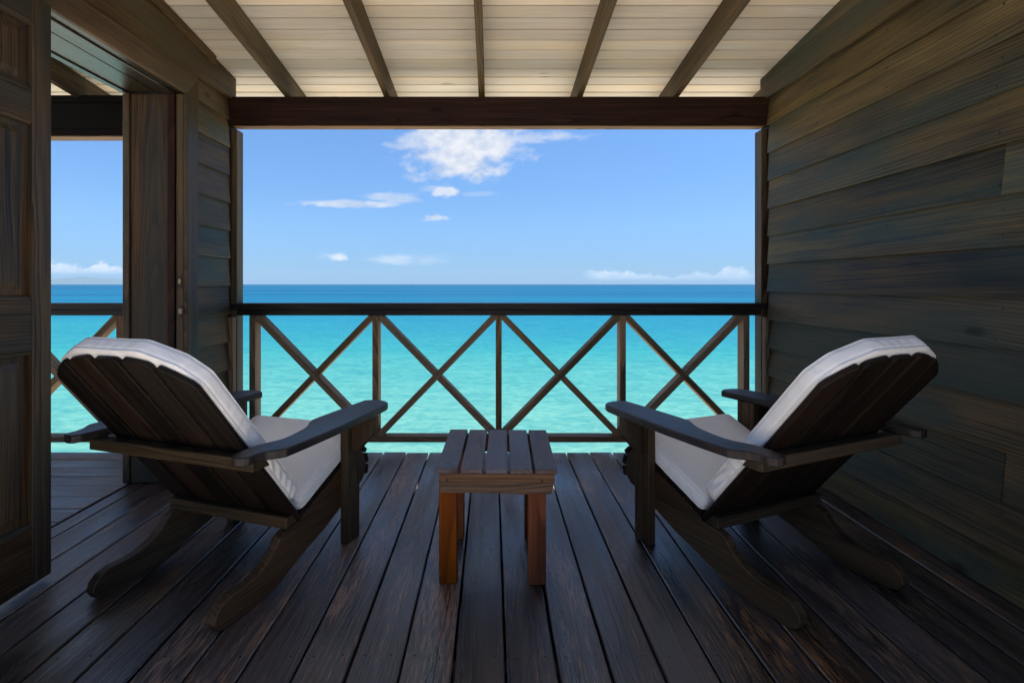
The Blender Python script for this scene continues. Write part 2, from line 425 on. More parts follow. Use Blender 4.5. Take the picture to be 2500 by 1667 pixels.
def box(name, size, center, mat, parent=None, xax=(1, 0, 0), zax=(0, 0, 1), bev=0.002, mtx=None):
    """a piece of timber: local X (the grain) is size[0]"""
    key = (tuple(round(s, 4) for s in size), bev, mat.name)
    me = _cache.get(key)
    if me is None:
        bm = bmesh.new()
        bmesh.ops.create_cube(bm, size=1.0)
        for v in bm.verts: v.co = Vector((v.co.x * size[0], v.co.y * size[1], v.co.z * size[2]))
        bevel_bm(bm, bev)
        bmesh.ops.recalc_face_normals(bm, faces=bm.faces)
        me = bpy.data.meshes.new(name)
        bm.to_mesh(me)
        bm.free()
        me.materials.append(mat)
        _cache[key] = me
    o = bpy.data.objects.new(name, me)
    link(o, parent)
    o.matrix_basis = frame(center, xax, zax) if mtx is None else mtx
    return o


def prism(name, poly, y0, y1, mat, parent=None, mtx=None, bev=0.002, jag=0.0):
    """polygon in local (x, z), extruded along local y"""
    bm = bmesh.new()
    a = [bm.verts.new((x, y0, z)) for x, z in poly]
    b = [bm.verts.new((x, y1, z)) for x, z in poly]
    n = len(poly)
    bm.faces.new(a)
    bm.faces.new(list(reversed(b)))
    for i in range(n):
        bm.faces.new((a[i], b[i], b[(i + 1) % n], a[(i + 1) % n]))
    bmesh.ops.recalc_face_normals(bm, faces=bm.faces)
    bevel_bm(bm, bev)
    return from_bm(name, bm, mat, parent, mtx)


def clip(poly, a, b, c):
    """keep the part of the polygon where a*x + b*z <= c"""
    out = []
    for i in range(len(poly)):
        p, q = poly[i], poly[(i + 1) % len(poly)]
        dp, dq = a * p[0] + b * p[1] - c, a * q[0] + b * q[1] - c
        if dp <= 0: out.append(p)
        if (dp < 0 < dq) or (dq < 0 < dp):
            t = dp / (dp - dq)
            out.append((p[0] + t * (q[0] - p[0]), p[1] + t * (q[1] - p[1])))
    return out


XAX, YAX, ZAX = (1, 0, 0), (0, 1, 0), (0, 0, 1)

# ------------------------------------------------------------------ setting: sea, land, far island
SEA_Z = -3.0
HAZE = 0.00004
bm = bmesh.new()
vs = [bm.verts.new(p) for p in ((-38000, 1.0, SEA_Z), (38000, 1.0, SEA_Z), (38000, 38000, SEA_Z), (-38000, 38000, SEA_Z))]
bm.faces.new(vs)
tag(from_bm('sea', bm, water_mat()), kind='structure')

bm = bmesh.new()
bmesh.ops.create_grid(bm, x_segments=60, y_segments=40, size=1.0)
for v in bm.verts:
    X_, Y_ = v.co.x * 60, 1.445 - 25 + v.co.y * 25
    v.co = Vector((X_, Y_, -0.030 + (0.06 * mnoise.noise(Vector((X_ * 0.2, Y_ * 0.2, 0))) if Y_ < -1.5 else 0.0)))
edge = [e for e in bm.edges if all(abs(v.co.y - 1.445) < 0.01 for v in e.verts)]
ext = bmesh.ops.extrude_edge_only(bm, edges=edge)
for g_ in ext['geom']:
    if isinstance(g_, bmesh.types.BMVert): g_.co.z = -3.6
tag(from_bm('bounce_ground', bm, plain('bounce_earth', (0.38, 0.345, 0.29), 0.9)), kind='structure')  # unseen pale land added behind the camera to throw sunlight under the roof
# unseen sand strip added below the deck's edge to bounce warm sunlight up
bm = bmesh.new()
rows = []
for j in range(30):
    Y_ = 1.5 + (12.75 - 1.5) * j / 29
    row = []
    for i in range(61):
        X_ = -60 + 2 * i
        zz = -1.55 if Y_ < 4.0 else -1.55 + (SEA_Z - 0.06 + 1.55) * (Y_ - 4.0) / 8.6
        row.append(bm.verts.new((X_, Y_ + (0.5 * mnoise.noise(Vector((X_ * 0.15, 0, 0))) - 0.4 if j == 29 else 0), zz + (0.05 * mnoise.noise(Vector((X_ * 0.5, Y_ * 0.5, 2))) if 0 < j < 29 else 0))))
    rows.append(row)
for j in range(29):
    for i in range(60):
        bm.faces.new((rows[j][i], rows[j][i + 1], rows[j + 1][i + 1], rows[j + 1][i]))
sand = plain('pale_coral_sand', (0.50, 0.45, 0.37), 0.9)
tag(from_bm('unseen_beach', bm, sand), kind='structure')

bm = bmesh.new()
Yi, nI = 30000.0, 90
ridge = []
for i in range(nI + 1):
    t_ = i / nI
    X_ = -25600 + 6400 * t_
    env = max(0.0, sin(pi * min(1, t_ * 1.02))) ** 0.8
    hz_ = 560 * env * (0.72 + 0.28 * mnoise.noise(Vector((t_ * 5.0, 1.3, 0))) + 0.10 * mnoise.noise(Vector((t_ * 17.0, 4.3, 0))))
    ridge.append((X_, hz_))
rws = []
for k_, (dy, hf, sp_) in enumerate(((-2100, 0.0, 0), (-1350, 0.35, 3), (-600, 0.75, 6), (0, 1.0, 0), (1200, 0.5, 9), (2400, 0.0, 0))):
    rws.append([bm.verts.new((X_, Yi + dy + 270 * mnoise.noise(Vector((X_ * 0.0015, sp_, 0))), SEA_Z - 0.5 + hf * hz_ * (1 + (0.3 * mnoise.noise(Vector((X_ * 0.002, sp_, 3))) if 0 < hf < 1 else 0)))) for X_, hz_ in ridge])
for A_, B_ in zip(rws, rws[1:]):
    for i in range(nI): bm.faces.new((A_[i], A_[i + 1], B_[i + 1], B_[i]))
tag(from_bm('hills', bm, plain('forested_hills', (0.020, 0.034, 0.034), 0.9)), kind='structure')

if HAZE > 0:
    bm = bmesh.new()
    bmesh.ops.create_cube(bm, size=1.0)
    lo, hi = Vector((-40000, -1200, SEA_Z - 4.0)), Vector((40000, 40000, 640.0))
    for v in bm.verts: v.co = Vector([(lo[q] + hi[q]) / 2 + v.co[q] * (hi[q] - lo[q]) for q in range(3)])
    hm = bpy.data.materials.new('sea_haze')
    hm.use_nodes = True
    hg = NT(hm.node_tree)
    hv = hg.n('ShaderNodeVolumePrincipled', ins={'Color': (0.27, 0.43, 0.60, 1), 'Density': HAZE, 'Anisotropy': 0.0})
    ho = hg.n('ShaderNodeOutputMaterial')
    hg.t.links.new(hv.outputs[0], ho.inputs['Volume'])
    tag(from_bm('haze', bm, hm), kind='stuff')

# ------------------------------------------------------------------ deck
DECK_Y = 3.583
PIT = 0.1497
deck = empty('veranda_floor')
tag(deck, kind='structure')
BACK_Y = 1.44
x = 0.038 - PIT * 14
k = 0
while x < 1.80:
    x0, x1 = x, x + PIT
    xr = min(x1, 1.80)
    xl = max(x0, -1.995)
    if xr - xl > 0.02:
        wd = xr - xl - 0.0075 + random.uniform(-0.0015, 0.001)
        ye = DECK_Y + random.uniform(-0.007, 0.005)
        L = ye - 1.455
        box('floor_board', (round(L, 2), round(wd, 3), 0.028), ((xl + xr) / 2 + random.uniform(-0.0008, 0.0008), ye - round(L, 2) / 2, -0.014 + random.uniform(-0.0012, 0.0004)), M['floor'], deck,
            xax=(0, 1, 0), bev=0.0035)
    x += PIT
    k += 1
# boards of the neighbouring veranda, laid the other way
y = DECK_Y
i = 0
while y > 1.6:
    box('floor_board', (2.75, 0.1435, 0.028), (-2.0 - 1.382 + random.uniform(-0.002, 0.002), y - 0.072, -0.014 + random.uniform(-0.001, 0.0005)), M['floor'], deck, bev=0.003)
    y -= 0.1507
for yj in (3.50, 2.92, 2.27, 1.617, 1.49):
    box('floor_joist', (6.5, 0.05, 0.15), (-1.4, yj, -0.105), M['joist'], deck, bev=0.0)
box('gap_shade_sheet', (6.5, 2.0, 0.02), (-1.4, 2.455, -0.20), M['core'], deck, bev=0.0)  # unseen dark sheet added below the joists to keep the board gaps dark
# nail heads in the deck boards
bm = bmesh.new()
x = 0.038 - PIT * 13
while x < 1.75:
    for yj in (3.50, 2.92, 2.27, 1.617):
        for dx in (0.035, 0.113):
            c = Vector((x + dx + random.uniform(-0.008, 0.008), yj + random.uniform(-0.01, 0.01), 0.0002))
            r = 0.0036
            vv = [bm.verts.new((c.x + r * cos(a * pi / 3), c.y + r * sin(a * pi / 3), c.z)) for a in range(6)]
            vt = bm.verts.new((c.x, c.y, c.z + 0.0009))
            for a in range(6): bm.faces.new((vv[a], vv[(a + 1) % 6], vt))
    x += PIT
tag(from_bm('nail_head', bm, M['nail'], deck), kind='stuff')

# ------------------------------------------------------------------ roof: boarded ceiling on rafters
SL = 0.115
def ceil_z(y): return 2.878 - SL * y
roof = empty('roof')
tag(roof, kind='structure')
sl_n = Vector((0, SL, 1)).normalized()
sl_t = Vector((0, 1, -SL)).normalized()
CP = 0.1073
yc = 2.849
while yc > BACK_Y: yc -= CP
while yc < 3.93:
    ym = yc + CP / 2
    cpos = Vector((-0.05, ym, ceil_z(ym))) + sl_n * 0.009
    jit = random.uniform(-0.0008, 0.0008)
    box('ceiling_board', (9.3, 0.0985, 0.018), cpos + sl_n * jit, M['ceiling'], roof, xax=(1, 0, 0), zax=sl_n, bev=0.003)
    yc += CP
ymid = (BACK_Y + 4.0) / 2
LR = (4.0 - BACK_Y) / sl_t.y
box('roof_sheet', (9.5, LR, 0.03), Vector((-0.05, ymid, ceil_z(ymid))) + sl_n * 0.040, M['roof'], roof, zax=sl_n, bev=0.0)
RB = 0.1475
for xr in (-1.332, -0.6855, -0.0675, 0.573, 1.2005, 1.868, -2.706, -3.34, -2.05):
    cpos = Vector((xr, ymid, ceil_z(ymid))) - sl_n * (RB / 2 + 0.0005)
    box('rafter', (LR - 0.03, 0.037, RB - 0.001), cpos, M['rafter'], roof, xax=sl_t, zax=sl_n, bev=0.002)

# ------------------------------------------------------------------ beams
o = empty('beam', (0.0435, 3.594, 2.127))
box('beam_timber', (3.536, 0.068, 0.188), (0, 0, 0.101), M['beam'], o, bev=0.003)
box('lit_underside', (3.46, 0.070, 0.006), (0.003, 0.001, 0.003), M['rail'], o, bev=0.001)  # added lighter strip: light from below put into the underside's colour
tag(o, 'dark reddish brown beam spanning the wide opening under the ceiling', 'beam')
nb = empty('beam', (-3.30, 3.60, 2.06))
tag(nb, 'shaded built-up beam seen through the doorway on the left', 'beam')
box('beam_layer', (2.50, 0.09, 0.172), (0, 0.012, 0.138), M['shadebeam'], nb, bev=0.002)
box('beam_layer', (2.50, 0.10, 0.044), (0, 0.010, 0.0285), M['shadebeam'], nb, bev=0.002)
box('lit_underside', (2.48, 0.102, 0.006), (0, 0.011, 0.003), M['rail'], nb, bev=0.001)  # same added strip, its paler colour standing for light from below
box('beam_layer', (2.50, 0.10, 0.046), (0, 0.010, 0.248), M['shadebeam'], nb, bev=0.002)

# ------------------------------------------------------------------ clapboard
def clapboard(name, L, h, t_low, t_top, mat, parent, mtx, clipf=None, x_off=0.0):
    """wedge-shaped board, local X along the wall, local Z up, local Y out of the wall (0 = back)"""
    if clipf is None:
        bm = bmesh.new()
        pr = [(0, 0.013), (t_low - 0.007, 0.013), (t_low - 0.007, 0.0), (t_low - 0.001, 0.0), (t_low, 0.002), (t_top, h), (0, h)]
        nseg = max(2, int(L / 0.35))
        rows = []
        ph = random.uniform(0, 100)
        for s in range(nseg + 1):
            xx = -L / 2 + L * s / nseg
            wv = 0.0012 * mnoise.noise(Vector((xx * 1.7 + ph, ph, 0)))
            rows.append([bm.verts.new((xx, a + (wv if a > 0.001 else 0), b + (wv * 1.0 if b < 0.01 else 0))) for a, b in pr])
        n = len(pr)
        for s in range(nseg):
            for q in range(n):
                bm.faces.new((rows[s][q], rows[s][(q + 1) % n], rows[s + 1][(q + 1) % n], rows[s + 1][q]))
        bm.faces.new(rows[0])
        bm.faces.new(list(reversed(rows[-1])))
        return from_bm(name, bm, mat, parent, mtx)
    return None


def wall_boards(parent, xs, sgn, y0, y1, zs, step, y_joint=None, top=2.30):
    """rows of siding on the plane X = xs facing sgn (+1 faces +X)"""
    r = 0
    for z in zs:
        h = min(step + 0.025, top - z + 0.02)
        if h < 0.03: continue
        segs = [(y0, y1)]
        if y_joint and r % 6 == 2: segs = [(y0, y_joint - 0.0015), (y_joint + 0.0015, y1)]
        for a, b in segs:
            L = b - a
            ax = (0, -1, 0) if sgn > 0 else (0, 1, 0)
            # frame: local y = z cross x ; for sgn>0 want +X
            m = frame((xs - sgn * 0.027, (a + b) / 2, z), ax, (0, 0, 1))
            clapboard('siding_board', L, h, 0.026 + random.uniform(-0.002, 0.002), 0.006, M['siding'], parent, m)
        r += 1


def nails(parent, xs, sgn, ys, zs, r=0.0055):
    bm = bmesh.new()
    for yv in ys:
        for z in zs:
            for dz, dep in ((0.035, 0.0055), (0.135, 0.0155)):
                if random.random() < 0.12: continue
                c = Vector((xs - sgn * (0.0012 + (dz / 0.205) * 0.020 - 0.0005), yv + random.uniform(-0.02, 0.02), z + dz + random.uniform(-0.008, 0.008)))
                vv = [bm.verts.new((c.x, c.y + r * cos(a * pi / 3), c.z + r * sin(a * pi / 3))) for a in range(6)]
                vt = bm.verts.new((c.x + sgn * 0.0012, c.y, c.z))
                for a in range(6): bm.faces.new((vv[a], vv[(a + 1) % 6], vt))
    tag(from_bm('nail_head', bm, M['nail'], parent), kind='stuff')


# right wall
rw = empty('side_wall', (1.80, 1.0, 0))
tag(rw, 'tall olive brown clapboard wall along the right side of the deck', 'wall')
rw_inv = Matrix.Translation((-1.80, -1.0, 0))
rwp = rw
RZ = [1.052 + 0.18 * k for k in range(-6, 7)]
def under(parent, fn):
    """build children in world space, then express them relative to the parent"""
    before = set(C.objects)
    fn()
    inv = Matrix.Translation(parent.location) .inverted() if parent.rotation_euler.z == 0 else parent.matrix_basis.inverted()
    for ob in set(C.objects) - before:
        if ob.parent == parent: ob.matrix_basis = inv @ ob.matrix_basis

WALL_Y = 0.62
def build_right():
    wall_boards(rwp, 1.787, -1, WALL_Y, 3.555, [max(z, 0.004) for z in RZ], 0.18, y_joint=1.90 + 0.02)
    # upper boards, cut to the slope of the ceiling
    def fill(z0, z1, yend, prd):
        poly = [(WALL_Y, z0), (yend, z0), (yend, z1), (WALL_Y, z1)]
        poly = clip(poly, SL, 1.0, 2.878 - 0.004)
        if len(poly) > 2:
            prism('siding_board', poly, -0.012, 0.012, M['siding'], rwp, frame((1.787 + 0.012 - prd, 0, 0), (0, 1, 0), (0, 0, 1)), bev=0.0015)
    fill(2.306, 2.462, 3.628, 0.006)
    fill(2.465, 2.645, 3.628, 0.004)
    fill(2.648, 2.83, 3.6, 0.005)
    fill(2.833, 3.20, 3.6, 0.004)
    box('wall_sheathing', (3.10, 0.06, 2.50), (1.851, 2.15, 1.06), M['core'], rwp, xax=(0, 1, 0), bev=0.0)
    nails(rwp, 1.787, -1, (3.45, 3.03, 2.50, 1.93, 1.40), RZ)
under(rw, build_right)

# left partition with the doorway
lw = empty('partition_wall', (-1.86, 3.3, 0))
tag(lw, 'left partition wall with clapboard, framed doorway and dark jamb', 'wall')
LZ = [1.089 + 0.18 * k for k in range(-7, 8)]
JY = 3.012
def build_left():
    zs = [max(z, 0.004) for z in LZ if z + 0.18 > 0.02]
    wall_boards(lw, -1.700, 1, 3.10, 3.555, zs, 0.18, top=2.30)
    def fill(z0, z1, yend, prd):
        poly = [(BACK_Y, z0), (yend, z0), (yend, z1), (BACK_Y, z1)]
        poly = clip(poly, SL, 1.0, 2.878 - 0.004)
        if len(poly) > 2:
            prism('siding_board', poly, -0.012, 0.012, M['trim'], lw, frame((-1.700 - 0.012 + prd, 0, 0), (0, 1, 0), (0, 0, 1)), bev=0.0015)
    fill(2.306, 2.468, 3.62, 0.006)
    fill(2.471, 2.645, 3.62, 0.004)
    fill(2.648, 3.2, 3.6, 0.006)
    # a rake strip under the ceiling boards
    prk = [(0.2, 2.878 - SL * 0.2 - 0.066), (3.33, 2.878 - SL * 3.33 - 0.060), (3.33, 2.878 - SL * 3.33 - 0.006), (0.2, 2.878 - SL * 0.2 - 0.006)]
    prism('rake_strip', prk, -0.008, 0.008, M['trim'], lw, frame((-1.686, 0, 0), (0, 1, 0), (0, 0, 1)), bev=0.001)
    # core of the wall on either side of the doorway and above it
    box('wall_core', (2.50, 0.30, 0.66), (-1.876, 3.37, 1.05), M['core'], lw, xax=(0, 0, 1), zax=(0, 1, 0), bev=0.0)
    box('wall_core', (2.30, 0.30, 0.06), (-1.875, 1.00, 1.15), M['core'], lw, xax=(0, 0, 1), zax=(0, 1, 0), bev=0.0)
    box('wall_core', (2.18, 0.27, 0.13), (-1.875, 2.55, 2.235), M['core'], lw, xax=(0, 1, 0), bev=0.0)
    # casing with a mitred corner, standing 2 cm proud
    cx = -1.690
    prism('door_casing', [(0.012, 3.012), (0.012, 3.126), (2.265, 3.126), (2.150, 3.012)], -0.011, 0.011, M['trim'], lw,
          frame((cx, 0, 0), (0, 0, 1), (0, 1, 0)), bev=0.002)
    prism('door_casing', [(3.1265, 2.2655), (3.0125, 2.1505), (0.95, 2.1505), (0.95, 2.2655)], -0.011, 0.011, M['trim'], lw,
          frame((cx, 0, 0), (0, 1, 0), (0, 0, 1)), bev=0.002)
    prism('casing_cap', [(3.14, 2.267), (0.95, 2.267), (0.95, 2.303), (3.14, 2.303)], -0.008, 0.008, M['trim'], lw,
          frame((-1.697, 0, 0), (0, 1, 0), (0, 0, 1)), bev=0.003)
    # jamb boards facing the camera
    def jb(name, xa, xb, y0, mat=M['trim']):
        return box(name, (2.145, xb - xa - 0.0015, 0.03), ((xa + xb) / 2, y0 + 0.015, 1.0775), mat, lw, xax=(0, 0, 1), zax=(0, -1, 0), bev=0.0025)
    jb('jamb_board', -2.034, -1.996, JY - 0.006)
    jb('jamb_board', -1.995, -1.788, JY + 0.006, M['door'])
    jb('door_stop', -1.787, -1.745, JY - 0.008, M['beam'])
    j = jb('jamb_board', -1.744, -1.703, JY + 0.004)
    for zc in (1.112, 0.948):
        pl = box('strike_plate', (0.07, 0.024, 0.004), (-1.7225, JY + 0.0025, zc), M['plate'], lw, xax=(0, 0, 1), zax=(0, -1, 0), bev=0.001)
        hl = box('latch_hole', (0.026, 0.013, 0.003), (-1.7225, JY - 0.0003, zc + 0.004), M['wax'], lw, xax=(0, 0, 1), zax=(0, -1, 0), bev=0.001)
        for q_ in (pl, hl):
            q_.parent = j
            q_.matrix_basis = j.matrix_basis.inverted() @ q_.matrix_basis
    ll = box('latch_lip', (0.032, 0.004, 0.03), (-1.700, JY - 0.010, 0.952), M['screw'], lw, xax=(0, 0, 1), zax=(0, -1, 0), bev=0.001)
    ll.parent = j
    ll.matrix_basis = j.matrix_basis.inverted() @ ll.matrix_basis
    # boards under the header
    LH = 2.06
    yc = JY - LH / 2
    for xa, xb, dz in ((-2.034, -1.996, -0.004), (-1.995, -1.850, 0.004), (-1.849, -1.788, 0.006), (-1.787, -1.745, -0.006), (-1.744, -1.702, 0.004)):
        box('header_board', (LH, xb - xa - 0.0015, 0.022), ((xa + xb) / 2, yc - 0.01, 2.152 + 0.011 + dz), M['soffit'], lw, xax=(0, 1, 0), bev=0.002)
    box('header_face', (2.18, 0.022, 0.60), (-2.023, 2.55, 2.46), M['trim'], lw, xax=(0, 1, 0), bev=0.0)
    box('jamb_board', (2.145, 0.03, 0.30), (-1.875, 0.955, 1.0775), M['trim'], lw, xax=(0, 0, 1), zax=(-1, 0, 0), bev=0.002)
    box('threshold', (1.9, 0.30, 0.010), (-1.88, 2.04, -0.040), M['floor'], lw, xax=(0, 1, 0), bev=0.002)
under(lw, build_left)

# ------------------------------------------------------------------ corner posts
for (lab, xa, xb, s) in (('corner post at the left end of the opening, reddish front edge', -1.722, -1.683, 1),
                         ('corner post at the right end of the opening beside the clapboard', 1.778, 1.818, -1)):
    po = empty('corner_post', ((xa + xb) / 2, 3.65, 0))
    tag(po, lab, 'post')
    box('post_board', (2.120, xb - xa, 0.090), (0, 0.002, 1.062), M['trim'], po, xax=(0, 0, 1), zax=(0, -1, 0), bev=0.002)
    box('half_post', (0.885, xb - xa - 0.002, 0.048), (-s * 0.002, -0.069, 0.4435), M['rail'], po, xax=(0, 0, 1), zax=(0, -1, 0), bev=0.002)

# ------------------------------------------------------------------ railings
def railing(lab, xl, xr, posts, fronts, cap):
    rl = empty('railing', ((xl + xr) / 2, 3.65, 0))
    tag(rl, lab, 'railing')
    cx = (xl + xr) / 2
    def at(x, y, z): return (x - cx, y - 3.65, z)
    box('top_rail', (cap[1] - cap[0], 0.140, 0.041), at((cap[0] + cap[1]) / 2, 3.64, 0.9545), M['railcap'], rl, bev=0.004)
    box('sub_rail', (xr - xl, 0.092, 0.038), at(cx, 3.648, 0.9135), M['railcap'], rl, bev=0.002)
    box('bottom_rail', (xr - xl, 0.092, 0.038), at(cx, 3.646, 0.078), M['rail'], rl, bev=0.002)
    Z0, Z1 = 0.0975, 0.894
    for xp in posts:
        box('rail_post', (Z1 - Z0, 0.039, 0.094), at(xp, 3.648, (Z0 + Z1) / 2), M['rail'], rl, xax=(0, 0, 1), zax=(0, -1, 0), bev=0.002)
    for k in range(len(posts) - 1):
        a, b = posts[k] + 0.020, posts[k + 1] - 0.020
        wv, hv = b - a, Z1 - Z0
        for d in (1, -1):
            fr = (d == fronts[k])
            if d == 1: p0, p1 = Vector((a, Z0)), Vector((b, Z1))     # rising to the right
            else: p0, p1 = Vector((a, Z1)), Vector((b, Z0))
            t = (p1 - p0).normalized()
            nn = Vector((-t.y, t.x))
            hw = 0.0195
            q0, q1 = p0 - t * 0.1, p1 + t * 0.1
            poly = [tuple(q0 - nn * hw), tuple(q1 - nn * hw), tuple(q1 + nn * hw), tuple(q0 + nn * hw)]
            for (A, B, Cc) in ((-1, 0, -a), (1, 0, b), (0, -1, -Z0), (0, 1, Z1)): poly = clip(poly, A, B, Cc)
            mid = (p0 + p1) / 2
            # local x along the brace
            lp = [((p[0] - mid.x) * t.x + (p[1] - mid.y) * t.y, (p[0] - mid.x) * nn.x + (p[1] - mid.y) * nn.y) for p in poly]
            y0, y1 = (-0.045, 0.045) if fr else (-0.040, 0.040)
            m = frame(at(mid.x, 3.649, mid.y), (t.x, 0, t.y), (nn.x, 0, nn.y))
            prism('brace', lp, y0, y1, M['rail'], rl, m, bev=0.0015)
    return rl

railing('long railing with four crossed bays in front of the sea', -1.682, 1.777, (-1.5805, -0.769, 0.045, 0.864, 1.679), (-1, 1, 1, -1), (-1.746, 1.844))
railing('neighbouring railing seen through the doorway at far left', -4.4, -2.036, (-4.10, -3.27, -2.458), (1, -1), (-4.4, -2.036))

# ------------------------------------------------------------------ panel door folded back on the left wall
dr = empty('panel_door', (-1.668, 1.60, 0.02))
tag(dr, 'dark stained panel door standing open at the left edge', 'door')
DW, DT = 0.90, 0.036
Y1 = 2.048 - 1.60
def stile(y0, y1): box('stile', (2.125, y1 - y0, DT), (0, (y0 + y1) / 2, 1.0625), M['door'], dr, xax=(0, 0, 1), zax=(1, 0, 0), bev=0.003)
stile(Y1 - 0.085, Y1)
stile(Y1 - DW, Y1 - DW + 0.085)
ya, yb = Y1 - DW + 0.0855, Y1 - 0.0855
for (z0, z1) in ((0.0, 0.21), (0.84, 1.025), (1.666, 1.771), (2.02, 2.125)):
    box('door_rail', (yb - ya, DT - 0.002, z1 - z0), (0, (ya + yb) / 2, (z0 + z1) / 2), M['door'], dr, xax=(0, 1, 0), bev=0.003)
for (z0, z1) in ((0.21, 0.84), (1.025, 1.666), (1.771, 2.02)):
    # recessed panel with a raised field and a moulded rim
    box('door_panel', (z1 - z0 - 0.001, yb - ya - 0.001, 0.012), (-0.004, (ya + yb) / 2, (z0 + z1) / 2), M['door'], dr, xax=(0, 0, 1), zax=(1, 0, 0), bev=0.0)
    bm = bmesh.new()
    a = [bm.verts.new((s * (z1 - z0 - 0.07) / 2, t * (yb - ya - 0.07) / 2, 0)) for s, t in ((-1, -1), (1, -1), (1, 1), (-1, 1))]
    b = [bm.verts.new((s * (z1 - z0 - 0.12) / 2, t * (yb - ya - 0.12) / 2, 0.010)) for s, t in ((-1, -1), (1, -1), (1, 1), (-1, 1))]
    for q in range(4): bm.faces.new((a[q], a[(q + 1) % 4], b[(q + 1) % 4], b[q]))
    bm.faces.new(b)
    from_bm('raised_field', bm, M['door'], dr, frame((0.0025, (ya + yb) / 2, (z0 + z1) / 2), (0, 0, 1), (1, 0, 0)))
    for (yy0, s) in ((yb, -1), (ya, 1)):
        poly = [(0, 0.0), (0.016, 0.0), (0.012, 0.010), (0.0, 0.014)]
        bm = bmesh.new()
        r0 = [bm.verts.new((-(z1 - z0) / 2, s * p, q)) for p, q in poly]
        r1 = [bm.verts.new(((z1 - z0) / 2, s * p, q)) for p, q in poly]
        for q in range(4): bm.faces.new((r0[q], r0[(q + 1) % 4], r1[(q + 1) % 4], r1[q]))
        from_bm('panel_moulding', bm, M['door'], dr, frame((0.0022, yy0, (z0 + z1) / 2), (0, 0, 1), (1, 0, 0)))
    for (zz0, s) in ((z1, -1), (z0, 1)):
        bm = bmesh.new()
        r0 = [bm.verts.new((ya - (ya + yb) / 2, p, s * q)) for q, p in [(0, 0.0), (0.016, 0.0), (0.012, 0.010), (0.0, 0.014)]]
        r1 = [bm.verts.new((yb - (ya + yb) / 2, p, s * q)) for q, p in [(0, 0.0), (0.016, 0.0), (0.012, 0.010), (0.0, 0.014)]]
        for q in range(4): bm.faces.new((r0[q], r0[(q + 1) % 4], r1[(q + 1) % 4], r1[q]))
        # local x along +y(world), local y -> +x(world)
        from_bm('panel_moulding', bm, M['door'], dr, Matrix(((0, 1, 0, 0.0022), (1, 0, 0, (ya + yb) / 2), (0, 0, 1, zz0), (0, 0, 0, 1))))

# ------------------------------------------------------------------ deck chair
def screws(parent, pts, nrm, r=0.0038, mat=None, name='screw_head'):
    nrm = Vector(nrm).normalized()
    t = nrm.orthogonal().normalized()
    b = nrm.cross(t)
    bm = bmesh.new()
    for p in pts:
        p = Vector(p)
        vv = [bm.verts.new(p + t * r * cos(a * pi / 4) + b * r * sin(a * pi / 4) + nrm * 0.0004) for a in range(8)]
        vt = bm.verts.new(p + nrm * 0.0010)
        for a in range(8): bm.faces.new((vv[a], vv[(a + 1) % 8], vt))
    return tag(from_bm(name, bm, mat or M['screw'], parent), kind='stuff')


def resample(poly, step):
    out = []
    n = len(poly)
    for i in range(n):
        a, b = Vector(poly[i]), Vector(poly[(i + 1) % n])
        k = max(1, int(round((b - a).length / step)))
        for j in range(k): out.append(a.lerp(b, j / k))
    return out


def smooth_poly(pts, it):
    n = len(pts)
    for _ in range(it):
        pts = [(pts[i - 1] + pts[i] * 2 + pts[(i + 1) % n]) / 4 for i in range(n)]
    return pts


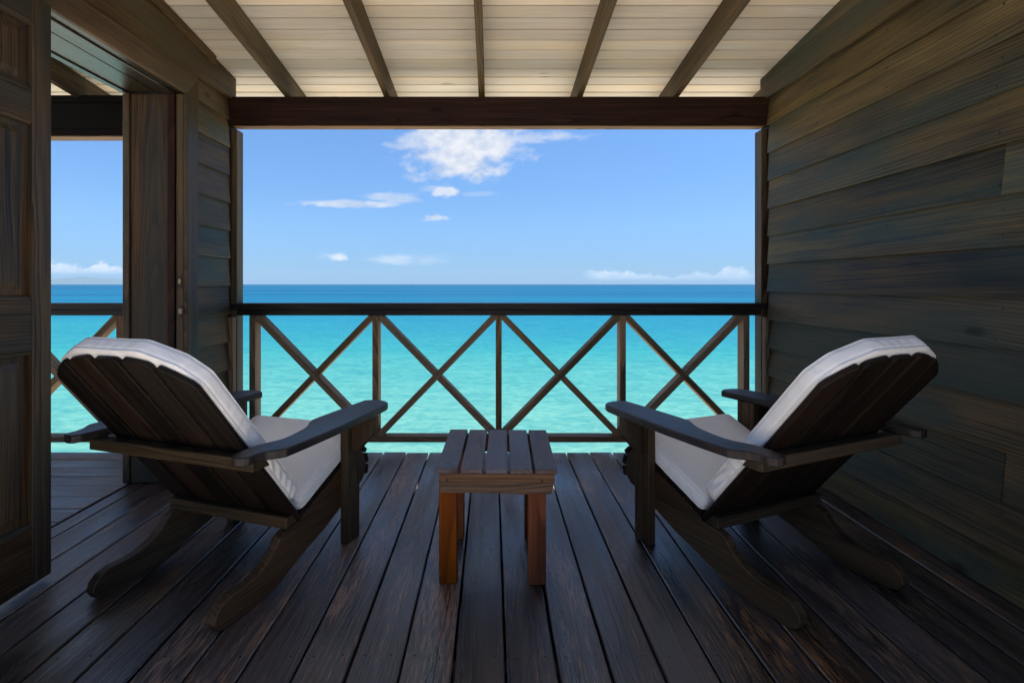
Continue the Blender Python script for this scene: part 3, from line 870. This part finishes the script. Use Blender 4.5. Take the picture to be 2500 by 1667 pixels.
def cushion(name, poly, t, mat, parent, mtx, seed, soft=6, wr=0.0022, dome=0.012, sag=None):
    """boxed cushion: outline in local x,y ; thickness along local z (0 .. t)"""
    pts = smooth_poly(resample(poly, 0.008), soft)
    n = len(pts)
    cen = sum(pts, Vector((0, 0))) / n
    nor = []
    for i in range(n):
        d = (pts[(i + 1) % n] - pts[i - 1]).normalized()
        q = Vector((d.y, -d.x))
        if q.dot(pts[i] - cen) < 0: q = -q
        nor.append(q)
    bm = bmesh.new()
    rings = []
    r = 0.013
    prof = []
    for k in range(13):                      # bottom face, centre to edge
        s = k / 13.0
        prof.append(('f', s, 0.0))
    for a in (0, 30, 60): prof.append(('e', r * (1 - sin(R(a))), r * (1 - cos(R(a)))))
    prof.append(('e', 0.0025, r * 0.9))      # seam groove
    for k in range(7): prof.append(('s', 0.0, r + (t - 2 * r) * (k + 0.5) / 7.0))
    prof.append(('e', 0.0025, t - r * 0.9))
    for a in (60, 30, 0): prof.append(('e', r * (1 - sin(R(a))), t - r * (1 - cos(R(a)))))
    for k in range(12, -1, -1): prof.append(('f', k / 13.0, t))
    for typ, a, z in prof:
        ring = []
        for i in range(n):
            if typ == 'f':
                base = pts[i] - nor[i] * r
                if a == 0: p = cen.copy()
                else:
                    p = cen.lerp(base, a)
                if a == 0 and i > 0:
                    ring.append(ring[0]); continue
                bul = dome * (1 - a ** 3) * (1 if z > 0 else 0.0)
                zz = z + bul
                wv = 0.0030 * mnoise.noise(Vector((p.x * 7, p.y * 7, seed))) + 0.0016 * mnoise.noise(Vector((p.x * 19, p.y * 26, seed + 5)))
                if z > 0: zz += wv
                p3 = Vector((p.x, p.y, zz))
            else:
                s_ = i * 0.008
                amt = wr * (0.3 + 1.3 * max(0.0, mnoise.noise(Vector((s_ * 3.1, seed, 4.0))) + 0.2))
                ph = s_ * 95 + z * 50 + 9.0 * mnoise.noise(Vector((s_ * 6, z * 12, seed)))
                wv = amt * sin(ph) if typ == 's' else amt * 0.35 * sin(ph)
                wv += 0.0022 * mnoise.noise(Vector((s_ * 9, z * 9, seed + 2)))
                belly = 0.003 * sin(pi * min(1, max(0, z / t))) if typ == 's' else 0.0
                q = pts[i] - nor[i] * a + nor[i] * (wv + belly)
                p3 = Vector((q.x, q.y, z))
            if sag: p3.z += sag(p3.x, p3.y)
            ring.append(bm.verts.new(p3))
        rings.append(ring)
    for k in range(len(rings) - 1):
        A, B = rings[k], rings[k + 1]
        for i in range(n):
            j = (i + 1) % n
            vs = [A[i], A[j], B[j], B[i]]
            u = []
            for v in vs:
                if v not in u: u.append(v)
            if len(u) >= 3:
                try: bm.faces.new(u)
                except ValueError: pass
    # the corded seams, front and back
    seams = bmesh.new()
    for zc, off in ((t - 0.0065, -0.0005), (0.0065, -0.0005)):
        prev = first = None
        for i in range(n):
            s_ = i * 0.008
            c2 = pts[i] + nor[i] * (off + 0.0015 * mnoise.noise(Vector((s_ * 9, zc * 9, seed + 2))))
            c3 = Vector((c2.x, c2.y, zc))
            if sag: c3.z += sag(c3.x, c3.y)
            nn3 = Vector((nor[i].x, nor[i].y, 0))
            ring = [seams.verts.new(c3 + nn3 * 0.0018 * cos(a * pi / 3) + Vector((0, 0, 0.0018 * sin(a * pi / 3)))) for a in range(6)]
            if prev:
                for a in range(6): seams.faces.new((prev[a], prev[(a + 1) % 6], ring[(a + 1) % 6], ring[a]))
            else: first = ring
            prev = ring
        for a in range(6): seams.faces.new((prev[a], prev[(a + 1) % 6], first[(a + 1) % 6], first[a]))
    cu = from_bm(name, bm, mat, parent, mtx, smooth=True)
    from_bm('piping', seams, mat, cu, smooth=True)
    return cu


BK_D = Vector((0, -0.62344, 0.78188))          # up along the back
BK_N = Vector((0, 0.78188, 0.62344))           # towards the sitter
BK_0 = Vector((0, -0.27145, 0.20386))
SEAT_S = 0.435
def seat_z(y): return 0.339 + SEAT_S * y       # top of the seat slats


def make_chair():
    ch = empty('deck_chair')
    for s in (1, -1):
        # stringer that becomes the rear leg
        prof = [(0.150, 0.358), (-0.262, 0.205), (-0.300, 0.195), (-0.335, 0.193), (-0.364, 0.181), (-0.386, 0.152), (-0.428, 0.122), (-0.480, 0.101), (-0.530, 0.094), (-0.587, 0.096),
                (-0.626, 0.085), (-0.650, 0.064), (-0.657, 0.036), (-0.640, 0.008), (-0.612, 0.0), (-0.450, 0.0), (-0.380, 0.014), (-0.316, 0.038), (-0.227, 0.070), (-0.104, 0.105),
                (0.014, 0.153), (0.110, 0.193), (0.165, 0.205), (0.198, 0.235), (0.204, 0.285), (0.185, 0.330)]
        prof[0] = (0.150, 0.319 + SEAT_S * 0.150 - 0.01)
        prof[1] = (-0.262, 0.319 - SEAT_S * 0.262)
        t = Vector((0, 0.917, 0.399))
        # local x along chair y so that the grain follows the leg
        prism('rear_leg', [(p[0], p[1]) for p in prof], -0.019, 0.019, M['chairleg'], ch, frame((s * 0.270, 0, 0), (0, 1, 0), (0, 0, 1)), bev=0.003)
        box('front_leg', (0.541, 0.093, 0.036), (s * 0.3085, 0.0465, 0.2705), M['chairleg'], ch, xax=(0, 0, 1), zax=(1, 0, 0), bev=0.003)
        cor = [(0.540, 0.327), (0.540, 0.430), (0.468, 0.430), (0.396, 0.362), (0.386, 0.345), (0.384, 0.327)]
        cor = [(z, x) for z, x in cor]
        prism('arm_bracket', cor, -0.0175, 0.0175, M['chairleg'], ch, Matrix(((0, 0, s, 0), (0, 1, 0, 0.047), (1, 0, 0, 0), (0, 0, 0, 1))), bev=0.002)
        arm = [(0.190, 0.291), (0.209, 0.322), (0.214, 0.355), (0.203, 0.392), (0.183, 0.416), (0.155, 0.428), (0.02, 0.442), (-0.104, 0.449), (-0.230, 0.457), (-0.338, 0.460), (-0.436, 0.461),
               (-0.530, 0.459), (-0.556, 0.441), (-0.580, 0.420), (-0.612, 0.409), (-0.640, 0.410), (-0.658, 0.398), (-0.664, 0.375), (-0.658, 0.352), (-0.633, 0.342), (-0.581, 0.338), (-0.533, 0.338),
               (-0.500, 0.350), (-0.470, 0.362), (-0.438, 0.367), (-0.400, 0.364), (-0.361, 0.358), (-0.320, 0.350), (-0.290, 0.341), (-0.255, 0.325), (-0.224, 0.306), (-0.195, 0.294), (-0.150, 0.291), (-0.108, 0.291), (0.0, 0.290), (0.10, 0.289)]
        # local x = chair y, local z = chair x * s, extruded along chair z
        m = Matrix(((0, 0, s, 0), (1, 0, 0, 0), (0, 1, 0, 0.556), (0, 0, 0, 1)))
        prism('arm', arm, -0.0145, 0.0150, M['arm'], ch, m, bev=0.004)
        screws(ch, [(s * 0.308, 0.02, 0.5705), (s * 0.308, 0.075, 0.5705), (s * 0.38, -0.60, 0.5705)], (0, 0, 1), 0.0035, M['nail'])
    # cross bars
    bar = [(-0.507, 0.4995), (-0.539, 0.5405), (-0.588, 0.5405), (-0.588, 0.4995)]
    bm_m = Matrix(((1, 0, 0, 0), (0, 1, 0, 0), (0, 0, 1, 0), (0, 0, 0, 1)))
    def xbar(name, pl, hw, mat):
        bm = bmesh.new()
        a = [bm.verts.new((-hw, y, z)) for y, z in pl]
        b = [bm.verts.new((hw, y, z)) for y, z in pl]
        n = len(pl)
        bm.faces.new(a); bm.faces.new(list(reversed(b)))
        for i in range(n): bm.faces.new((a[i], b[i], b[(i + 1) % n], a[(i + 1) % n]))
        bmesh.ops.recalc_face_normals(bm, faces=bm.faces)
        cy = sum(p[0] for p in pl) / n; cz = sum(p[1] for p in pl) / n
        for v in bm.verts: v.co -= Vector((0, cy, cz))
        bevel_bm(bm, 0.003)
        return from_bm(name, bm, mat, ch, Matrix.Translation((0, cy, cz)))
    xbar('arm_rail', bar, 0.372, M['chairleg'])
    xbar('back_rail', [(-0.266, 0.2045), (-0.299, 0.240), (-0.330, 0.240), (-0.330, 0.1965)], 0.288, M['chairleg'])
    xbar('stretcher', [(0.10, 0.20), (0.10, 0.26), (0.07, 0.26), (0.07, 0.20)], 0.250, M['chairleg'])
    # back slats, tops cut to a shallow arch
    edges = [-0.302, -0.193, -0.176, -0.068, -0.052, 0.054, 0.070, 0.175, 0.192, 0.302]
    def arch(x):
        ax = abs(x)
        pts = [(0.0, 0.858), (0.06, 0.856), (0.11, 0.850), (0.17, 0.836), (0.20, 0.826), (0.25, 0.795), (0.302, 0.752), (0.32, 0.735)]
        for (a, b), (c, d) in zip(pts, pts[1:]):
            if a <= ax <= c: return b + (d - b) * (ax - a) / (c - a)
        return 0.735
    for k in range(5):
        x0, x1 = edges[2 * k], edges[2 * k + 1]
        xm = (x0 + x1) / 2
        lx = [x0, x0 + 0.012, xm, x1 - 0.012, x1]
        tops = [arch(v) for v in lx]
        tops[0] -= 0.009; tops[-1] -= 0.009
        dz = random.uniform(-0.011, 0.008)
        poly = [(0.0, x0 - xm), (0.0, x1 - xm)] + [(tv + dz, v - xm) for tv, v in reversed(list(zip(tops, lx)))]
        poly = [(a - 0.4, b) for a, b in poly]
        org = BK_0 + BK_D * 0.4 + Vector((xm, 0, 0))
        # local x = up the back, local y = normal, local z = across
        m = Matrix(((0, 0, 1, org.x), (BK_D.y, BK_N.y, 0, org.y), (BK_D.z, BK_N.z, 0, org.z), (0, 0, 0, 1)))
        prism('back_slat', poly, 0.0, 0.020, M['chair'], ch, m, bev=0.004)
    # seat slats, running round the front
    th = math.atan(SEAT_S)
    yv = -0.228
    for k in range(8):
        box('seat_slat', (0.577, 0.042, 0.019), (0, yv, seat_z(yv) - 0.0105), M['chair'], ch, zax=(0, -sin(th), cos(th)), bev=0.002)
        yv += 0.0465
    for (yy_, zz_, ang) in ((0.155, 0.375, 2), (0.193, 0.348, -42), (0.214, 0.300, -72), (0.214, 0.250, -98)):
        a = R(ang)
        box('seat_slat', (0.577, 0.042, 0.019), (0, yy_, zz_), M['chair'], ch, zax=(0, -sin(a), cos(a)), bev=0.002)
    # cushions
    hw = 0.303
    out = [(-hw + 0.012, 0.095), (-hw, 0.14), (-hw, 0.745), (-0.250, 0.815), (-0.135, 0.869), (0.135, 0.869), (0.250, 0.815), (hw, 0.745), (hw, 0.14), (hw - 0.012, 0.095)]
    out = [(p[0], p[1] - 0.45) for p in out]
    org = BK_0 + BK_D * 0.45 + BK_N * 0.0205
    m = Matrix(((1, 0, 0, 0), (0, BK_D.y, BK_N.y, org.y), (0, BK_D.z, BK_N.z, org.z), (0, 0, 0, 1)))
    cushion('back_cushion', out, 0.062, M['cloth'], ch, m, 3.7, soft=4, wr=0.0034)
    Ls = 0.225
    out = [(-0.285, -Ls), (0.285, -Ls), (0.287, Ls), (-0.287, Ls)]
    yc_ = -0.040
    sx, sz = cos(th), sin(th)
    org = Vector((0, yc_, seat_z(yc_))) + Vector((0, -sz, sx)) * 0.0005
    m = Matrix(((1, 0, 0, 0), (0, sx, -sz, org.y), (0, sz, sx, org.z), (0, 0, 0, 1)))
    cushion('seat_cushion', out, 0.066, M['cloth'], ch, m, 9.2, soft=10, wr=0.0030, dome=0.016)
    return ch


def dup(root, loc, rz):
    r = root.copy(); C.objects.link(r)
    r.location = loc; r.rotation_euler = (0, 0, rz)
    def kids(src, dst):
        for chd in [o for o in C.objects if o.parent == src]:
            c = chd.copy(); C.objects.link(c); c.parent = dst
            kids(chd, c)
    kids(root, r)
    return r


chair = make_chair()
chair.location = (-0.919, 2.418, 0)
chair.rotation_euler = (0, 0, R(-19.3))
tag(chair, 'dark wooden deck chair with white cushions beside the open door', 'chair', 'two deck chairs facing the sea')
chair2 = dup(chair, (0.956, 2.429, 0), R(24.5))
tag(chair2, 'dark wooden deck chair with white cushions beside the clapboard wall', 'chair', 'two deck chairs facing the sea')

# ------------------------------------------------------------------ side table
tb = empty('side_table', (0.022, 2.238, 0), R(-1.3))
tag(tb, 'small slatted side table with orange and red brown legs between the chairs', 'table')
TW = 0.0795
for k in range(5):
    xk = -0.219 + TW / 2 + k * (TW + 0.0102)
    box('top_slat', (0.533, TW, 0.018), (xk, random.uniform(-0.002, 0.002), 0.426 + random.uniform(-0.0008, 0.0008)), M['tabletop'], tb, xax=(0, 1, 0), bev=0.0018)
sp_ = []
for k in range(5):
    xk = -0.219 + TW / 2 + k * (TW + 0.0102)
    for yk in (-0.205, 0.215):
        for dx in (-0.022, 0.022): sp_.append((xk + dx + random.uniform(-0.004, 0.004), yk + random.uniform(-0.012, 0.012), 0.4352))
screws(tb, sp_, (0, 0, 1), 0.0036, M['screw'])
for s, yo in ((-1, -0.2475), (1, 0.2475)):
    box('cleat', (0.418, 0.024, 0.032), (0.002, yo, 0.4005), M['apron'], tb, bev=0.0015)
    # apron with a rough waney lower edge
    top = [(-0.212 + 0.418 * i / 4, 0.384) for i in range(5)]
    bot = []
    for i in range(25):
        u = i / 24
        zb = 0.3445 - 0.004 * u + (0.0035 * mnoise.noise(Vector((u * 21, 3.0 + s, 0))) + 0.004 * mnoise.noise(Vector((u * 5, 1.0, 2)))) * (1.0 if u > 0.3 else 0.35)
        bot.append((-0.204 + 0.403 * u, zb))
    poly = [(p[0], p[1] - 0.365) for p in ([(-0.2095, 0.3840)] + [(0.2085, 0.3840)] + list(reversed(bot)))]
    prism('apron', poly, -0.0105, 0.0105, M['apron'], tb, Matrix.Translation((0, yo - s * 0.002, 0.365)), bev=0.0)
screws(tb, [(-0.178, -0.2597, 0.391), (0.165, -0.2597, 0.391)], (0, -1, 0), 0.005, M['nail'])
for xk in (-0.179, 0.149):
    for s, yk in ((-1, -0.204), (1, 0.149)):
        lg_ = box('table_leg', (0.384, 0.065, 0.063), (xk, yk, 0.192), M['tableleg'] if xk < 0 else M['redleg'], tb, xax=(0, 0, 1), zax=(0, -1, 0), bev=0.0025)
        lg_['label'] = 'orange brown leg' if xk < 0 else 'darker red brown leg'
for xk in (-0.179, 0.149):
    box('side_rail', (0.44, 0.022, 0.045), (xk, 0.0, 0.393), M['apron'], tb, xax=(0, 1, 0), bev=0.0015)
